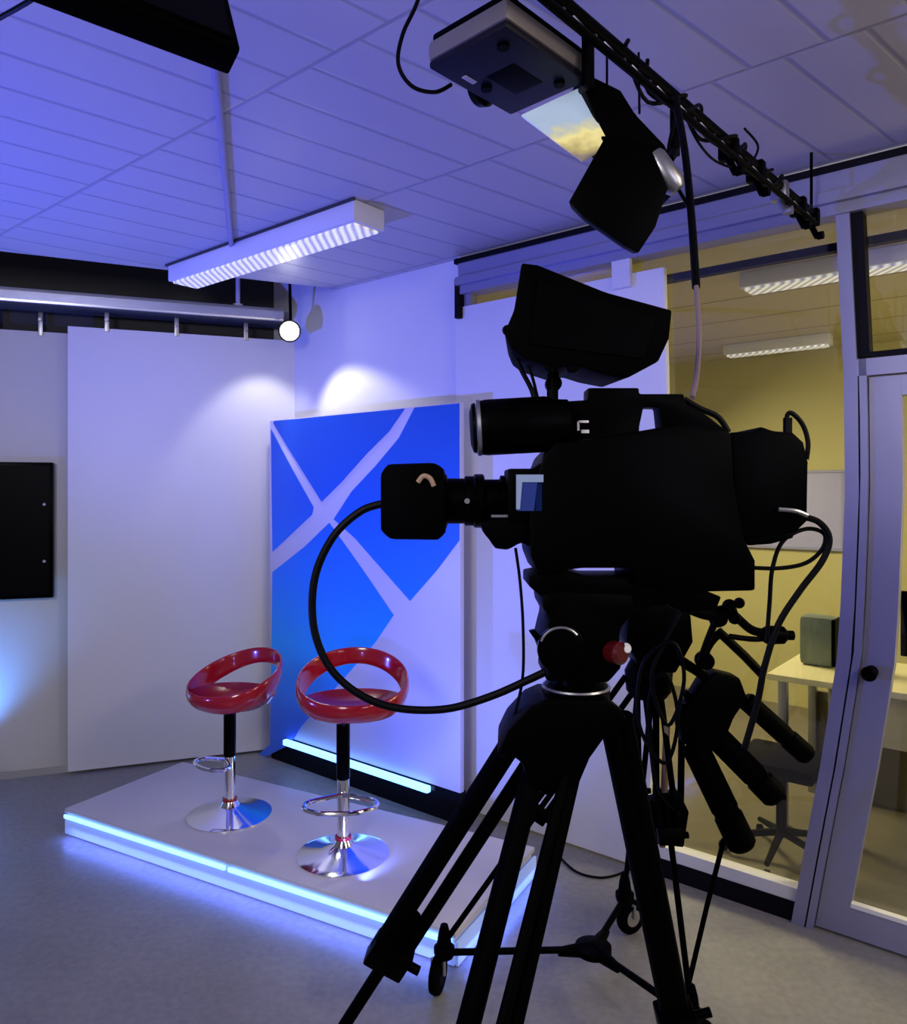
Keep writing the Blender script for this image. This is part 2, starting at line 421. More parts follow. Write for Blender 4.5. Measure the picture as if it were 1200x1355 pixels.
# door
sD = s_post+.078; sD2 = sD+.95
door = bpy.data.objects.new('door_1', None); C.objects.link(door); door.location = W(sD, 0); struct(door)
mb = MB(); wbar(mb, sD, sD+.10, .012, zh-.005, -.02, .03); wbar(mb, sD2-.10, sD2, .012, zh-.005, -.02, .03)
wbar(mb, sD+.10, sD2-.10, zh-.075, zh-.005, -.02, .03); wbar(mb, sD+.10, sD2-.10, .012, .12, -.02, .03)
mb.build('door_frame', 'alu', door, smooth=False)
mb = MB(); wbar(mb, sD+.10, sD2-.10, .12, zh-.075, -.002, .006); mb.build('door_pane', 'glass', door, smooth=False)
mb = MB(); wbar(mb, sD+.10, sD2-.10, .12, .135, .006, .034); mb.build('weather_bar', 'sill', door, smooth=False)
c = W(sD+.035, .98, .03)
mb = MB(); mb.lathe([(.022, 0), (.022, .012), (.012, .014), (.012, .03), (.024, .034), (.026, .05), (.018, .058)], c, NV)
mb.build('door_knob', 'black', door)
mb = MB(); wbar(mb, sD2, sD2+.08, 0, zh, -.04, .05); struct(mb.build('trim_15', 'alu', smooth=False))
mb = MB(); wbar(mb, sD2+.08, sR, 0, zh, -.05, .02); struct(mb.build('wall_right', 'wall', smooth=False))

# room beyond the glass
BK = -3.0
def wq(s, z, off): return WA+DV*s+NV*off+ZV*z
def wbox(mb, s0, s1, z0, z1, o0, o1, bev=0.0):
    mb.box(wq((s0+s1)/2, (z0+z1)/2, (o0+o1)/2), (s1-s0, abs(o1-o0), z1-z0), (DV.normalized(), NV.normalized(), ZV), bev); return mb
mb = MB(); wbox(mb, -.6, 6.2, -.05, 0, BK, -.045); struct(mb.build('floor', 'carpet', smooth=False))
mb = MB(); wbox(mb, -.6, 6.2, 0, 2.75, BK-.08, BK); struct(mb.build('wall_back', 'olive', smooth=False))
mb = MB(); wbox(mb, -.68, -.6, 0, 2.75, BK, -.11); struct(mb.build('wall_left', 'olive', smooth=False))
mb = MB(); wbox(mb, 6.2, 6.28, 0, 2.75, BK, -.11); struct(mb.build('wall_right', 'olive', smooth=False))
M['ceil2'] = plank_mat('office_ceiling', (.46, .41, .27), (.16, .13, .06), v3, .52, (DV.x, DV.y, 0), 0, 3.0, w=.012, stagger=0)
mb = MB(); wbox(mb, -.6, 6.2, 2.67, 2.72, BK, -.05); struct(mb.build('ceiling', 'ceil2', smooth=False))
# rear-wall details
mb = MB(); wbox(mb, .45, 1.22, 1.20, 1.755, BK+.001, BK+.03, .004)
b1 = thing('whiteboard', wq(.8, 1.1, BK+.02), 'pale lavender board on the yellow wall of the room beyond the glass', 'board')
mb.build('board', 'board', b1)
mb = MB()
for z0, z1, s0, s1 in ((1.185, 1.20, .43, 1.24), (1.755, 1.775, .43, 1.24), (1.20, 1.755, .43, .45), (1.20, 1.755, 1.22, 1.24)): wbox(mb, s0, s1, z0, z1, BK+.001, BK+.04)
mb.build('frame', 'conduit', b1)
# luminaires in the far room
def luminaire2(s0, s1, off, lab, w=.2):
    t = thing('ceiling_light', wq((s0+s1)/2, 2.67, off), lab, 'light')
    mb = MB(); wbox(mb, s0, s1, 2.60, 2.67, off-w/2, off+w/2, .005); mb.build('housing', 'lampwhite', t)
    mb = MB(); wbox(mb, s0+.02, s1-.02, 2.588, 2.6, off-w/2+.02, off+w/2-.02); mb.build('louvre', 'louvre', t)
luminaire2(1.25, 1.98, -.72, 'louvred strip light seen above the glass door in the room beyond', .16)
luminaire2(.55, 1.25, -2.45, 'distant strip light near the rear wall of the room beyond the glass', .12)
# desk
dz = .74
t = thing('office_desk', wq(3, 0, -1.05), 'long cream desk beyond the glass partition', 'desk')
dS = 1.35
mb = MB(); wbox(mb, dS, 5.4, dz-.03, dz, -1.40, -.74, .004); mb.build('desktop', 'desk', t)
mb = MB(); wbox(mb, dS+.26, 5.3, dz-.27, dz-.032, -.82, -.80); mb.build('front_panel', 'deskfront', t)
mb = MB(); wbox(mb, dS+.05, 5.3, .0, dz-.20, -1.39, -1.36); mb.build('rear_panel', 'carpet', t)
for s in (dS+.06, dS+.30, 3.6, 5.2):
    for o in (-.80, -1.34):
        mb = MB(); wbox(mb, s-.02, s+.02, 0, dz-.03, o-.02, o+.02, .003); mb.build('leg', 'steel', t)
c = wq(1.50, dz, -1.10); ax = (DV.normalized(), NV.normalized(), ZV)
t = thing('desk_speaker', c, 'grey-green rounded box on the left end of the cream desk beyond the glass', 'device')
mb = MB(); mb.box(c+Vector((0, 0, .125)), (.17, .12, .25), ax, .03); mb.build('casing', 'teal', t)
mb = MB(); mb.box(c+DV*.078+Vector((0, 0, .125)), (.02, .125, .235), ax, .008); mb.build('side_panel', 'black', t)
c = wq(2.11, dz, -1.10)
t = thing('computer_monitor', c, 'black computer monitor on the cream desk seen through the glass door', 'monitor')
mb = MB(); mb.box(c+Vector((0, 0, .25)), (.50, .03, .31), ax, .006); mb.build('screen', 'gloss', t)
mb = MB(); mb.box(c+Vector((0, 0, .06)), (.05, .03, .12), ax); mb.build('neck', 'black', t)
mb = MB(); mb.lathe([(.11, 0), (.10, .012), (.02, .016)], c); mb.build('foot', 'black', t)
# office chair silhouette low behind the desk front
c = wq(1.50, 0, -.45)
t = thing('office_chair', c, 'dark office chair standing low behind the glass, beside the cream desk', 'chair')
mb = MB(); mb.box(c+Vector((0, 0, .43)), (.34, .34, .06), ax, .02); mb.build('seat', 'black', t)
mb = MB(); mb.tube([c+Vector((0, 0, .1)), c+Vector((0, 0, .42))], .022); mb.build('gas_column', 'black', t)
for k in range(5):
    a_ = 2*math.pi*k/5+.3; e_ = c+Vector((math.cos(a_)*.24, math.sin(a_)*.24, .05))
    mb = MB(); mb.tube([c+Vector((0, 0, .12)), e_+Vector((0, 0, .02))], (.018, .012)); 
    mb.lathe([(.022, -.01), (.022, .01)], e_+Vector((0, 0, -.026)), (math.sin(a_), -math.cos(a_), 0), 14); mb.build('base_arm', 'black', t)

# ---------------------------------------------------------------- fluorescent luminaire on studio ceiling
a = F(222, 350, cH); b = F(468, 262, cH)
d = (b-a).normalized(); nrm = Vector((d.y, -d.x, 0))
if nrm.y < 0: nrm = -nrm
t = thing('ceiling_light', (a+b)/2, 'long white louvred strip light on the blue-lit plank ceiling', 'light')
cx = (a+b)/2+nrm*.09; Ln = (b-a).length
mb = MB(); mb.box(cx-ZV*.045, (Ln, .18, .09), (d, nrm, ZV), .008); mb.build('housing', 'lampwhite', t)
mb = MB(); mb.box(cx-ZV*.094, (Ln-.04, .14, .010), (d, nrm, ZV)); mb.build('louvre', 'louvre', t)
mb = MB(); mb.box(cx-ZV*.004-nrm*.095, (Ln+.02, .012, .012), (d, nrm, ZV)); mb.build('mounting_edge', 'darkwall', t)

# ---------------------------------------------------------------- banner
BA = WA+NV*.20
def B(s, z, off=0.0): return BA+DV*s+NV*off+ZV*z
def bpx(px, py):                        # pixel to banner plane coordinates
    t = (px-600)/1000.0
    # X=BA.x+DV.x s ; Y=BA.y+DV.y s ; X=tY
    s = (t*BA.y-BA.x)/(DV.x-t*DV.y); Y = BA.y+DV.y*s
    return s, H-(py-HY)/1000*Y
def bpoly(mb, pts, off0, off1):
    q = [bpx(*p_) for p_ in pts]
    mb.loft([B(s, z, off0) for s, z in q], [B(s, z, off1) for s, z in q])
ban = thing('backdrop_banner', B(-.7, 0), 'tall blue banner with crossing pale curved bands behind the bar stools', 'banner')
s0, _ = bpx(357, 545); s1, _ = bpx(609, 537)
ztop = bpx(480, 545)[1]; zbot = .16
mb = MB(); ax = (DV.normalized(), NV.normalized(), ZV)
mb.box(B((s0+s1)/2, (ztop+zbot)/2, -.015), (s1-s0, .03, ztop-zbot), ax, .003); mb.build('white_board', 'banner_white', ban)
def yt(px): # pixel row of the banner's top at column px
    s, _ = bpx(px, 540); return HY-(ztop-H)/(BA.y+DV.y*s)*1000
T = lambda px: (px, yt(px)+1)
polys = [
 [T(363), T(536), (515, 571), (484, 602), (453, 637), (426, 664), (382, 593), (362, 560)],
 [(359, 568), (386, 619), (415, 671), (413, 681), (361, 730)],
 [T(549), T(608), (608, 715), (578, 755), (543, 795), (497, 743), (470, 712), (442, 687), (466, 650), (497, 617), (528, 580)],
 [(361, 757), (404, 723), (436, 692), (457, 721), (488, 765), (521, 814), (497, 850), (440, 915), (400, 960), (384, 985), (358, 985)],
]
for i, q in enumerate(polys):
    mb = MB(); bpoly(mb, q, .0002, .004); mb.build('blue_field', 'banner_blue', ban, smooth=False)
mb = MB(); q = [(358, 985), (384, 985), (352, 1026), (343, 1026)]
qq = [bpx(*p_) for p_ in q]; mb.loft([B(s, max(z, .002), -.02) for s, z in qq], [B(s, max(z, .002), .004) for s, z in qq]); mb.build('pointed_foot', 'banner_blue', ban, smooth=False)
mb = MB(); sL, zL = bpx(381, 986); sQ, zQ = bpx(572, 1036)
mb.box(B((sL+sQ)/2, (zL+zQ)/2, .025), (sQ-sL, .03, .032), ax, .006); mb.build('light_bar', 'led', ban)
mb = MB(); mb.box(B((s0+s1)/2, .08, -.03), (s1-s0-.02, .05, .155), ax); mb.build('shadow_gap_block', 'plinth', ban)  # black block standing in for the shadow gap under the light bar
mb = MB(); mb.box(B((sL+sQ)/2, .145, .004), (sQ-sL+.04, .008, .02), ax); mb.build('bar_bracket', 'darkwall', ban)

# ---------------------------------------------------------------- platform
pz = .12
A_ = F(85, 1070, pz); Bk = F(250, 1010, pz)
fd = Vector((.878, -.478, 0)).normalized(); bd = Vector((fd.y*-1, fd.x, 0)); dep = (Bk-A_).dot(bd); len_ = 2.10
plat = thing('stage_platform', A_+fd*len_/2+bd*dep/2-ZV*pz, 'low white stage platform with blue light strips carrying both bar stools', 'platform')
cc = A_+fd*len_/2+bd*dep/2; cc.z = 0
mb = MB(); mb.box(cc+ZV*(pz-.01), (len_, dep, .02), (fd, bd, ZV), .003); mb.build('deck', 'platform', plat)
mb = MB(); mb.box(cc+ZV*.05, (len_-.02, dep-.02, .10), (fd, bd, ZV)); mb.build('side_skirt', 'platform', plat)
front = A_-bd*.002; front.z = 0
half = len_/2
for k in (0, 1):
    o = front+fd*(half*k+half/2)
    mb = MB(); mb.box(o+ZV*.089-bd*.004, (half-.02, .010, .017), (fd, bd, ZV), .003); mb.build('light_strip', 'led', plat)
mb = MB(); mb.box(A_+fd*(len_+.004)+bd*dep/2+ZV*(.045-pz), (.010, dep-.01, .08), (fd, bd, ZV)); mb.build('end_fascia', 'ledglow', plat)
mb = MB(); mb.box(front+fd*half+ZV*.042+bd*.008, (len_-.01, .012, .074), (fd, bd, ZV)); mb.build('front_fascia', 'ledglow', plat)

# ---------------------------------------------------------------- stools
def stool(base, zseat, rot, label, sx=.02, fs=1.0):
    t = thing('bar_stool', base, label, 'stool', 'red bar stools on the platform')
    x, y, z = base
    mb = MB(); mb.lathe([(.19, 0), (.19, .006), (.165, .014), (.09, .026), (.045, .045), (.032, .065), (.03, .07)], base, n=48); mb.build('base', 'chrome', t)
    mb = MB(); mb.lathe([(.0335, 0), (.0335, .012)], (x, y, z+.068)); mb.build('base_collar', 'redseat', t)
    hp = zseat-z
    mb = MB(); mb.lathe([(.025, .07), (.025, hp*.55), (.021, hp*.56)], base, n=28); mb.build('column', 'chrome', t)
    mb = MB(); mb.lathe([(.0245, hp*.55), (.028, hp*.56), (.028, hp-.03), (.04, hp-.01), (.06, hp+.0)], base, n=28); mb.build('column_sleeve', 'gloss', t)
    mb = MB(); fz = z+.26; R = Matrix.Rotation(rot, 3, 'Z')
    loop = [Vector((0, -.03, 0)), Vector((-.06, -.06, 0)), Vector((-.13, -.10, 0)), Vector((-.14, -.16, 0)), Vector((-.08, -.205, 0)), Vector((0, -.215, 0)), Vector((.08, -.205, 0)), Vector((.14, -.16, 0)), Vector((.13, -.10, 0)), Vector((.06, -.06, 0)), Vector((0, -.03, 0))]
    mb.tube([R@(q*fs)+Vector((x, y, fz)) for q in loop], .0095, 10, smooth=5, cap=False); mb.build('footrest', 'chrome', t)
    # seat pan
    n = 48
    def pt(th, r, h):       # back of the seat at +Y before rotation
        return R@Vector((math.cos(th)*r*.228, math.sin(th)*r*.205, 0))+Vector((x+sx, y, zseat+h))
    mb = MB(); rings = []
    prof = [(.04, .022), (.3, .024), (.55, .034), (.75, .052), (.9, .078), (.915, .074), (.80, .040), (.6, .014), (.35, .002), (.04, 0)]
    rings = [[mb.bm.verts.new(pt(2*math.pi*k/n, r, h+(.022*(-math.sin(2*math.pi*k/n)) if r > .5 else 0)*(r-.5))) for k in range(n)] for r, h in prof]
    for i in range(len(prof)-1):
        for k in range(n): mb.bm.faces.new((rings[i][k], rings[i][(k+1) % n], rings[i+1][(k+1) % n], rings[i+1][k]))
    mb.bm.faces.new(rings[0][::-1]); mb.bm.faces.new(rings[-1]); mb.build('seat', 'redseat', t, hint=60)
    # ring shell: low lip in front, high back band
    mb = MB(); secs = []
    for k in range(n):
        th = 2*math.pi*k/n; bk = (1+math.sin(th))/2          # 0 front, 1 back
        e = bk**1.25
        zu = .10+.145*e; zl = .014+.155*(bk**1.9)
        ru = 1.0+.03*e; rl = .80+.20*bk**.7
        th_ = .022
        mid = (zu+zl)/2; rm = max(ru, rl)*.995+.03
        o = [(rl, zl), (rm, mid), (ru, zu), (ru-.055, zu+.004), (rm-.10, mid), (rl-.06, zl+.008)]
        secs.append([mb.bm.verts.new(pt(th, r, h)) for r, h in o])
    for k in range(n):
        a2, b2 = secs[k], secs[(k+1) % n]
        for j in range(6): mb.bm.faces.new((a2[j], b2[j], b2[(j+1) % 6], a2[(j+1) % 6]))
    o = mb.build('backrest', 'red', t, hint=80)
    sb = o.modifiers.new('round', 'SUBSURF'); sb.levels = 1; sb.render_levels = 2
    return t
b1_ = F(304, 1078, pz); b2_ = F(454, 1131, pz)
stool(b1_, .615, math.radians(-38), 'red shell bar stool further back, left on the platform, turned sideways', .02, .7)
stool(b2_, .69, math.radians(4), 'red shell bar stool nearer the camera, right on the platform, crossed by a black cable', .04)

# ---------------------------------------------------------------- spotlight at rail end
c = P(383, 438, 4.45)
t = thing('spotlight', c, 'glaring white spotlight at the right end of the rail', 'light')
fwd = Vector((.12, -1, -.10)).normalized(); 
mb = MB(); mb.lathe([(.035, -.12), (.05, -.10), (.062, -.02), (.066, 0), (.060, .0), (.056, -.015)], c, fwd, 28); mb.build('housing', 'black', t)
mb = MB(); mb.lathe([(.054, -.012), (.054, -.004), (.03, .001)], c, fwd, 28); mb.build('lens', 'tube', t)
mb = MB(); mb.tube([c-fwd*.06, c-fwd*.06+ZV*.10, c-fwd*.02+ZV*.3, Vector((c.x, c.y, 3.3))], .009, smooth=4); mb.build('bracket', 'black', t)

# ---------------------------------------------------------------- hanging monitor top left
p0 = P(326, 83, 1.15); bdir = Vector((-.763, -.645, 0)); up = (P(360, 0, 1.26)-p0); up -= bdir*up.dot(bdir); up.normalize()
nn = bdir.cross(up).normalized()
if nn.y < 0: nn = -nn
t = thing('hanging_monitor', p0+bdir*.35+up*.5, 'large black monitor hanging from the ceiling at the top left', 'monitor')
c = p0+bdir*.33+up*.232
mb = MB(); mb.box(c+nn*.03, (.66, .40, .05), (bdir, up, nn), .006); mb.build('casing', 'black', t)
mb = MB(); mb.box(c+nn*.003, (.63, .37, .006), (bdir, up, nn)); mb.build('screen', 'screen', t)
mb = MB(); e = c+nn*.055; mb.tube([e+nn*.0, e+nn*.05, Vector((e.x, e.y+.08, 2.82))], .02); mb.build('ceiling_bracket', 'black', t)
mb = MB(); mb.tube([F(-40, 45, cH-.25), F(-5, 26, cH-.25), F(50, -6, cH-.25), F(120, -60, cH-.2), F(140, -150, cH)], .005, 8, smooth=4)
tag(mb.build('hanging_cable', 'cable'), 'thin black cable crossing the ceiling at the top left corner', 'cable')

# ---------------------------------------------------------------- projector
zb = 2.50
Lp, Bp, Rp, Tp = F(566, 93, zb), F(675, 150, zb), F(776, 112, zb), F(672, 33, zb)
t = thing('video_projector', (Lp+Rp)/2, 'grey and black video projector hanging above the television camera', 'projector')
cen = (Lp+Bp+Rp+Tp)/4; e1 = (Bp-Lp+Rp-Tp).normalized(); e2 = (Tp-Lp+Rp-Bp); e2 -= e1*e2.dot(e1); e2.normalize()
w1 = ((Bp-Lp).length+(Rp-Tp).length)/2; w2 = ((Tp-Lp).length+(Rp-Bp).length)/2
mb = MB(); mb.box(cen+ZV*.008, (w1, w2, .016), (e1, e2, ZV), .006); mb.build('base', 'grille', t)
mb = MB(); mb.box(cen+ZV*.036, (w1+.004, w2+.004, .040), (e1, e2, ZV), .010); mb.build('case', 'proj', t)
mb = MB(); mb.box(cen+ZV*.064, (w1-.01, w2-.01, .018), (e1, e2, ZV), .006); mb.build('top_cover', 'black', t)
mb = MB(); mb.box(F(621, 105, zb)-ZV*.001, (.035, .012, .002), (e1, e2, ZV)); mb.build('sticker', 'tagwhite', t)
for u, v in ((-.35, .3), (.35, .3), (0, -.3)):
    mb = MB(); mb.lathe([(.012, -.008), (.012, .002)], cen+e1*w1*u+e2*w2*v, n=14); mb.build('foot', 'black', t)
mb = MB(); mb.box(cen+ZV*.002+e1*.02, (.10, .075, .006), (e1, e2, ZV), .002); mb.build('vent_cover', 'black', t)
mb = MB(); mb.lathe([(.035, 0), (.04, -.01), (.035, -.03), (.02, -.035)], cen+e2*(-w2/2)+ZV*.035+e1*.05, e2, 24); mb.build('lens', 'gloss', t)
mb = MB(); mb.tube([cen+ZV*.07, cen+ZV*.25, Vector((cen.x, cen.y, cH))], .02); mb.lathe([(.06, 0), (.06, .01)], (cen.x, cen.y, cH-.012)); mb.build('ceiling_mount', 'black', t)
mb = MB(); Yc = Lp.y
mb.tube([Vector((P(572, -60, Yc+.1).x, Yc+.1, cH)), P(566, -60, Yc+.1), P(553, 0, Yc+.08), P(533, 45, Yc+.05), P(527, 85, Yc+.03), P(545, 114, Yc+.05), P(575, 122, Yc+.08), P(597, 112, Yc+.10)], .0045, 8, smooth=8)
tag(mb.build('projector_cable', 'cable'), 'black cable looping down beside the left end of the projector', 'cable')
# mirror glass plate
q = [P(690, 152, 1.66), P(767, 116, 1.66), P(806, 190, 1.60), P(770, 212, 1.60)]
nq = (q[1]-q[0]).cross(q[2]-q[0]).normalized()
if nq.y < 0: nq = -nq
t = thing('mirror_plate', q[3], 'pale glass plate with a painted bluish and yellow reflection just below the projector', 'mirror')
mb = MB(); mb.loft(q, [v+nq*.006 for v in q]); mb.build('glass_plate', 'painted_reflection', t, smooth=False)
mb = MB(); mb.tube([q[1]+nq*.006, P(775, 60, 1.68), Vector((P(775, 60, 1.68).x, 1.68, 2.6))], .006); mb.build('hanger', 'black', t)

# ---------------------------------------------------------------- lighting bar (truss)
zt = 2.60
e0 = Vector((-.42, .82, zt)); e1_ = P(1078, 288, (zt-H)/.362); e1_.z = zt
td = (e1_-e0).normalized(); tn = Vector((td.y, -td.x, 0))
truss = thing('lighting_bar', (e0+e1_)/2, 'black lighting bar slanting across the ceiling above the television camera', 'lighting bar')
mb = MB(); mb.tube([e0, e1_], .019, 14); mb.build('upper_tube', 'black', truss)
mb = MB(); mb.tube([e0-ZV*.052+tn*.03, e1_-ZV*.052+tn*.03-td*.1], .009, 10); mb.build('lower_tube', 'black', truss)
TL = (e1_-e0).length
k = 0.0; mb = MB(); i = 0
while k < TL-.12:
    a2 = e0+td*k; b2 = e0+td*(k+.06)-ZV*.052+tn*.03
    mb.tube([a2, b2], .0045, 6); mb.tube([b2, e0+td*(k+.12)], .0045, 6); k += .12
mb.build('lattice', 'steel', truss)
for k in (.06, .22, .985):
    a2 = e0+td*TL*k
    mb = MB(); mb.tube([a2, Vector((a2.x, a2.y, cH))], .005); mb.build('hanger', 'black', truss)
for k in (.70, .78, .86, .93, .985):
    a2 = e0+td*TL*k
    mb = MB(); mb.box(a2-ZV*.012, (.035, .052, .06), (td, tn, ZV), .006); mb.tube([a2-ZV*.04, a2-ZV*.085+tn*.02], .010); mb.lathe([(.014, 0), (.014, .02)], a2-ZV*.08+tn*.02, tn, 12); mb.build('clamp', 'black' if k != .86 else 'steel', truss)
rnd = random.Random(5)
for idx, (k0, k1, amp, lab) in enumerate(((.45, .80, .045, 'black cable coiled loosely around the middle of the lighting bar'),
                                 (.50, .97, .035, 'black cable wound along the far half of the lighting bar'))):
    pts = []; nT = int((k1-k0)*26)
    for i in range(nT+1):
        k = k0+(k1-k0)*i/nT; ph = i*2.1+idx
        pts.append(e0+td*TL*k+tn*math.cos(ph)*amp*rnd.uniform(.6, 1)+ZV*math.sin(ph)*amp*rnd.uniform(.6, 1))
    mb = MB(); mb.tube(pts, .005, 7, smooth=6); tag(mb.build('coiled_cable', 'cable'), lab, 'cable')
mb = MB(); Yd = 2.05
mb.tube([P(905, 150, 1.95), P(925, 190, 2.0), P(950, 215, 2.1), P(985, 222, 2.15), P(1003, 195, 2.2), P(985, 170, 2.15)], .0035, 7, smooth=8)
tag(mb.build('drooping_cable', 'cable'), 'thin black cable drooping in a loop below the lighting bar', 'cable')

# studio light with barn door
YS = 1.62
sl = thing('studio_light', P(820, 200, YS), 'black studio light with barn doors hanging just above the camera viewfinder', 'light')
mb = MB(); mb.prism([(762, 88), (785, 100), (822, 118), (842, 150), (880, 190), (902, 232), (888, 262), (855, 240), (812, 200), (792, 170)], YS, .13, .010, .95); mb.build('lamp_body', 'black', sl)
mb = MB(); mb.prism([(752, 267), (800, 181), (862, 196), (884, 250), (868, 300), (845, 335), (828, 326), (772, 287)], YS-.06, .035, .004, .92); mb.build('barn_door', 'black', sl)
mb = MB(); mb.prism([(795, 178), (868, 190), (892, 236), (872, 262), (815, 236)], YS-.02, .12, .006, .85); mb.build('lamp_front', 'black', sl)
ax_ = (P(903, 262, YS)-P(860, 205, YS)).normalized()
mb = MB(); mb.lathe([(.022, 0), (.026, .01), (.026, .075), (.018, .09)], P(862, 206, YS-.03), ax_, 20); mb.build('focus_housing', 'steel', sl)
for px_, k_ in ((778, 50), (893, 140)):
    yb = {778: 110, 893: 200}[px_]
    tt = (px_-600)/1000
    # point on bar at this column
    kk = (tt*e0.y-e0.x)/(td.x-tt*td.y); bp_ = e0+td*kk
    low = P(px_, yb, bp_.y)
    mb = MB(); mb.box((bp_+low)/2, (.030, .014, (bp_-low).length+.02), (td, tn, ZV), .002)
    low2 = P(px_-8, yb+12, YS+.05); mb.tube([low, low2], .011); mb.build('yoke_arm', 'black', sl)
for j, (x0, y0, x1, y1) in enumerate(((803, 118, 803, 50), (846, 150, 845, 70))):
    mb = MB(); mb.tube([P(x0, y0, YS+.05), P(x1, y1, YS+.12)], .0028, 6); mb.build('safety_wire', 'cable', sl)

# long hanging cable to the camera
mb = MB()
mb.tube([P(893, 128, 1.80), P(906, 200, 1.75), P(915, 290, 1.65), P(921, 380, 1.55)], .0085, 10, smooth=8)
mb.tube([P(898, 140, 1.83), P(884, 200, 1.78), P(893, 240, 1.72), P(912, 275, 1.67)], .004, 8, smooth=8)
hc = thing('hanging_cable', P(905, 150, 1.8), 'black cable hanging from the lighting bar down to the television camera', 'cable')
mb.build('upper_cable', 'cable', hc)
mb = MB(); mb.tube([P(921, 378, 1.55), P(925, 440, 1.5), P(922, 495, 1.45), P(916, 526, 1.40)], .0055, 8, smooth=8); mb.build('lower_cable', 'pinkcable', hc)

# ---------------------------------------------------------------- television camera
YC = 1.40
N = YC-.09
cam = thing('television_camera', P(800, 778, YC), 'black broadcast television camera on the tripod in the foreground', 'camera')
mb = MB()
mb.prism([(720, 602), (736, 586), (800, 578), (905, 560), (968, 573), (972, 640), (985, 712), (1000, 742), (1000, 782), (905, 784), (840, 772), (838, 752), (770, 752), (712, 760), (702, 735), (700, 690), (706, 640)], N, .17, .006)
mb.build('body', 'black', cam)
mb = MB(); mb.prism([(966, 572), (1000, 570), (1008, 564), (1024, 570), (1050, 572), (1064, 585), (1070, 612), (1069, 690), (1052, 706), (975, 712)], N+.01, .15, .006); mb.build('battery_pack', 'black', cam)
mb = MB()
mb.prism([(728, 532), (778, 529), (778, 513), (846, 513), (846, 521), (905, 521), (908, 534), (930, 545), (968, 574), (900, 585), (876, 566), (873, 538), (852, 538), (846, 566), (848, 585), (728, 588)], N+.05, .05, .004)
mb.build('carry_handle', 'black', cam)
mb = MB(); mb.box(P(772, 558, N+.045), (.018, .004, .004)); mb.box(P(765, 564, N+.045), (.004, .004, .016)); mb.box(P(774, 571, N+.045), (.014, .004, .006)); mb.build('handle_gap_strips', 'white_panel', cam)  # pale strips standing in for a see-through gap in the handle
# viewfinder tube
c0 = P(622, 567, YC-.05); c1 = P(745, 560, YC-.05)
mb = MB(); mb.lathe([(.030, .0), (.043, .004), (.048, .016), (.050, .03), (.050, .135), (.044, .15), (.042, .175)], c0, c1-c0, 32); mb.build('viewfinder', 'black', cam)
mb = MB(); mb.lathe([(.046, .010), (.050, .012), (.0505, .018), (.046, .02)], c0, c1-c0, 32); mb.build('viewfinder_ring', 'steel', cam)
# lens
l0 = P(503, 663, YC); lx = Vector((1, .0, .003))
mb = MB(); mb.prism([(503, 626), (512, 614), (575, 612), (588, 620), (590, 705), (580, 715), (515, 714), (503, 702)], YC-.07, .15, .012); mb.build('lens_hood', 'rubber', cam)
mb = MB(); mb.lathe([(.050, 0), (.050, .012), (.042, .015), (.042, .045), (.046, .047), (.046, .075), (.040, .078), (.040, .11), (.047, .112), (.047, .16), (.052, .165), (.052, .20)], P(582, 663, YC), lx, 36); mb.build('lens_barrel', 'black', cam)
for dx, m_ in ((.062, 'gloss'), (.13, 'rubber')):
    mb = MB(); mb.lathe([(.0475, 0), (.050, .003), (.050, .017), (.0475, .02)], P(582, 663, YC)+lx*dx, lx, 36); mb.build('focus_ring' if m_ == 'gloss' else 'zoom_ring', m_, cam)
mb = MB(); mb.prism([(636, 690), (690, 682), (706, 690), (704, 726), (690, 718), (672, 728), (655, 726), (648, 715), (640, 706)], YC-.075, .09, .006); mb.build('lens_grip', 'rubber', cam)
mb = MB(); mb.prism([(672, 620), (706, 620), (724, 606), (730, 690), (672, 690)], YC-.085, .10, .004); mb.build('lens_mount', 'black', cam)
mb = MB(); mb.prism([(684, 630), (717, 630), (717, 676), (684, 676)], YC-.090, .004); mb.build('small_display', 'bluescreen', cam, smooth=False)
mb = MB(); mb.prism([(683, 628), (719, 628), (719, 638), (691, 638), (688, 674), (683, 674)], YC-.093, .004); mb.build('display_edge', 'paleframe', cam, smooth=False)
mb = MB(); a2 = P(561, 638, YC-.074)
mb.tube([P(553, 638, YC-.074), P(560, 630, YC-.076), P(569, 633, YC-.076), P(574, 643, YC-.074)], .0045, 8, smooth=6); mb.build('hood_latch', 'copper', cam)
mb = MB(); mb.tube([P(618, 663, YC-.05), P(618, 663, YC-.058)], .005); mb.build('lens_button', 'steel', cam)
mb = MB(); mb.tube([P(650, 683, YC-.076), P(673, 683, YC-.076)], .003); mb.build('lens_button', 'steel', cam)
# studio viewfinder monitor with hood
mb = MB()
A2 = [P(x, y, YC-.07) for x, y in ((690, 347), (712, 350), (802, 386), (890, 410), (886, 448), (872, 478), (831, 500), (790, 492), (762, 483), (735, 488), (692, 474), (676, 462), (667, 440), (680, 410))]
cx_ = sum(A2, Vector())/len(A2)
B2 = [cx_+(p_-cx_)*.86+Vector((0, .17, -.005)) for p_ in A2]
mb.loft(A2, B2, .005); mb.build('monitor_hood', 'rubber', cam)
mb = MB(); mb.prism([(712, 372), (868, 422), (852, 474), (700, 455)], YC-.074, .004); mb.build('monitor_back', 'black', cam, smooth=False)
mb = MB(); mb.tube([P(733, 482, YC), P(731, 508, YC), P(731, 533, YC)], .011); mb.lathe([(.015, -.01), (.015, .01)], P(732, 508, YC), (0, 1, 0), 16); mb.build('monitor_arm', 'black', cam)
mb = MB(); mb.tube([P(676, 460, YC-.02), P(690, 490, YC-.02), P(703, 515, YC-.02), P(708, 534, YC-.02)], .0045, 8, smooth=5)
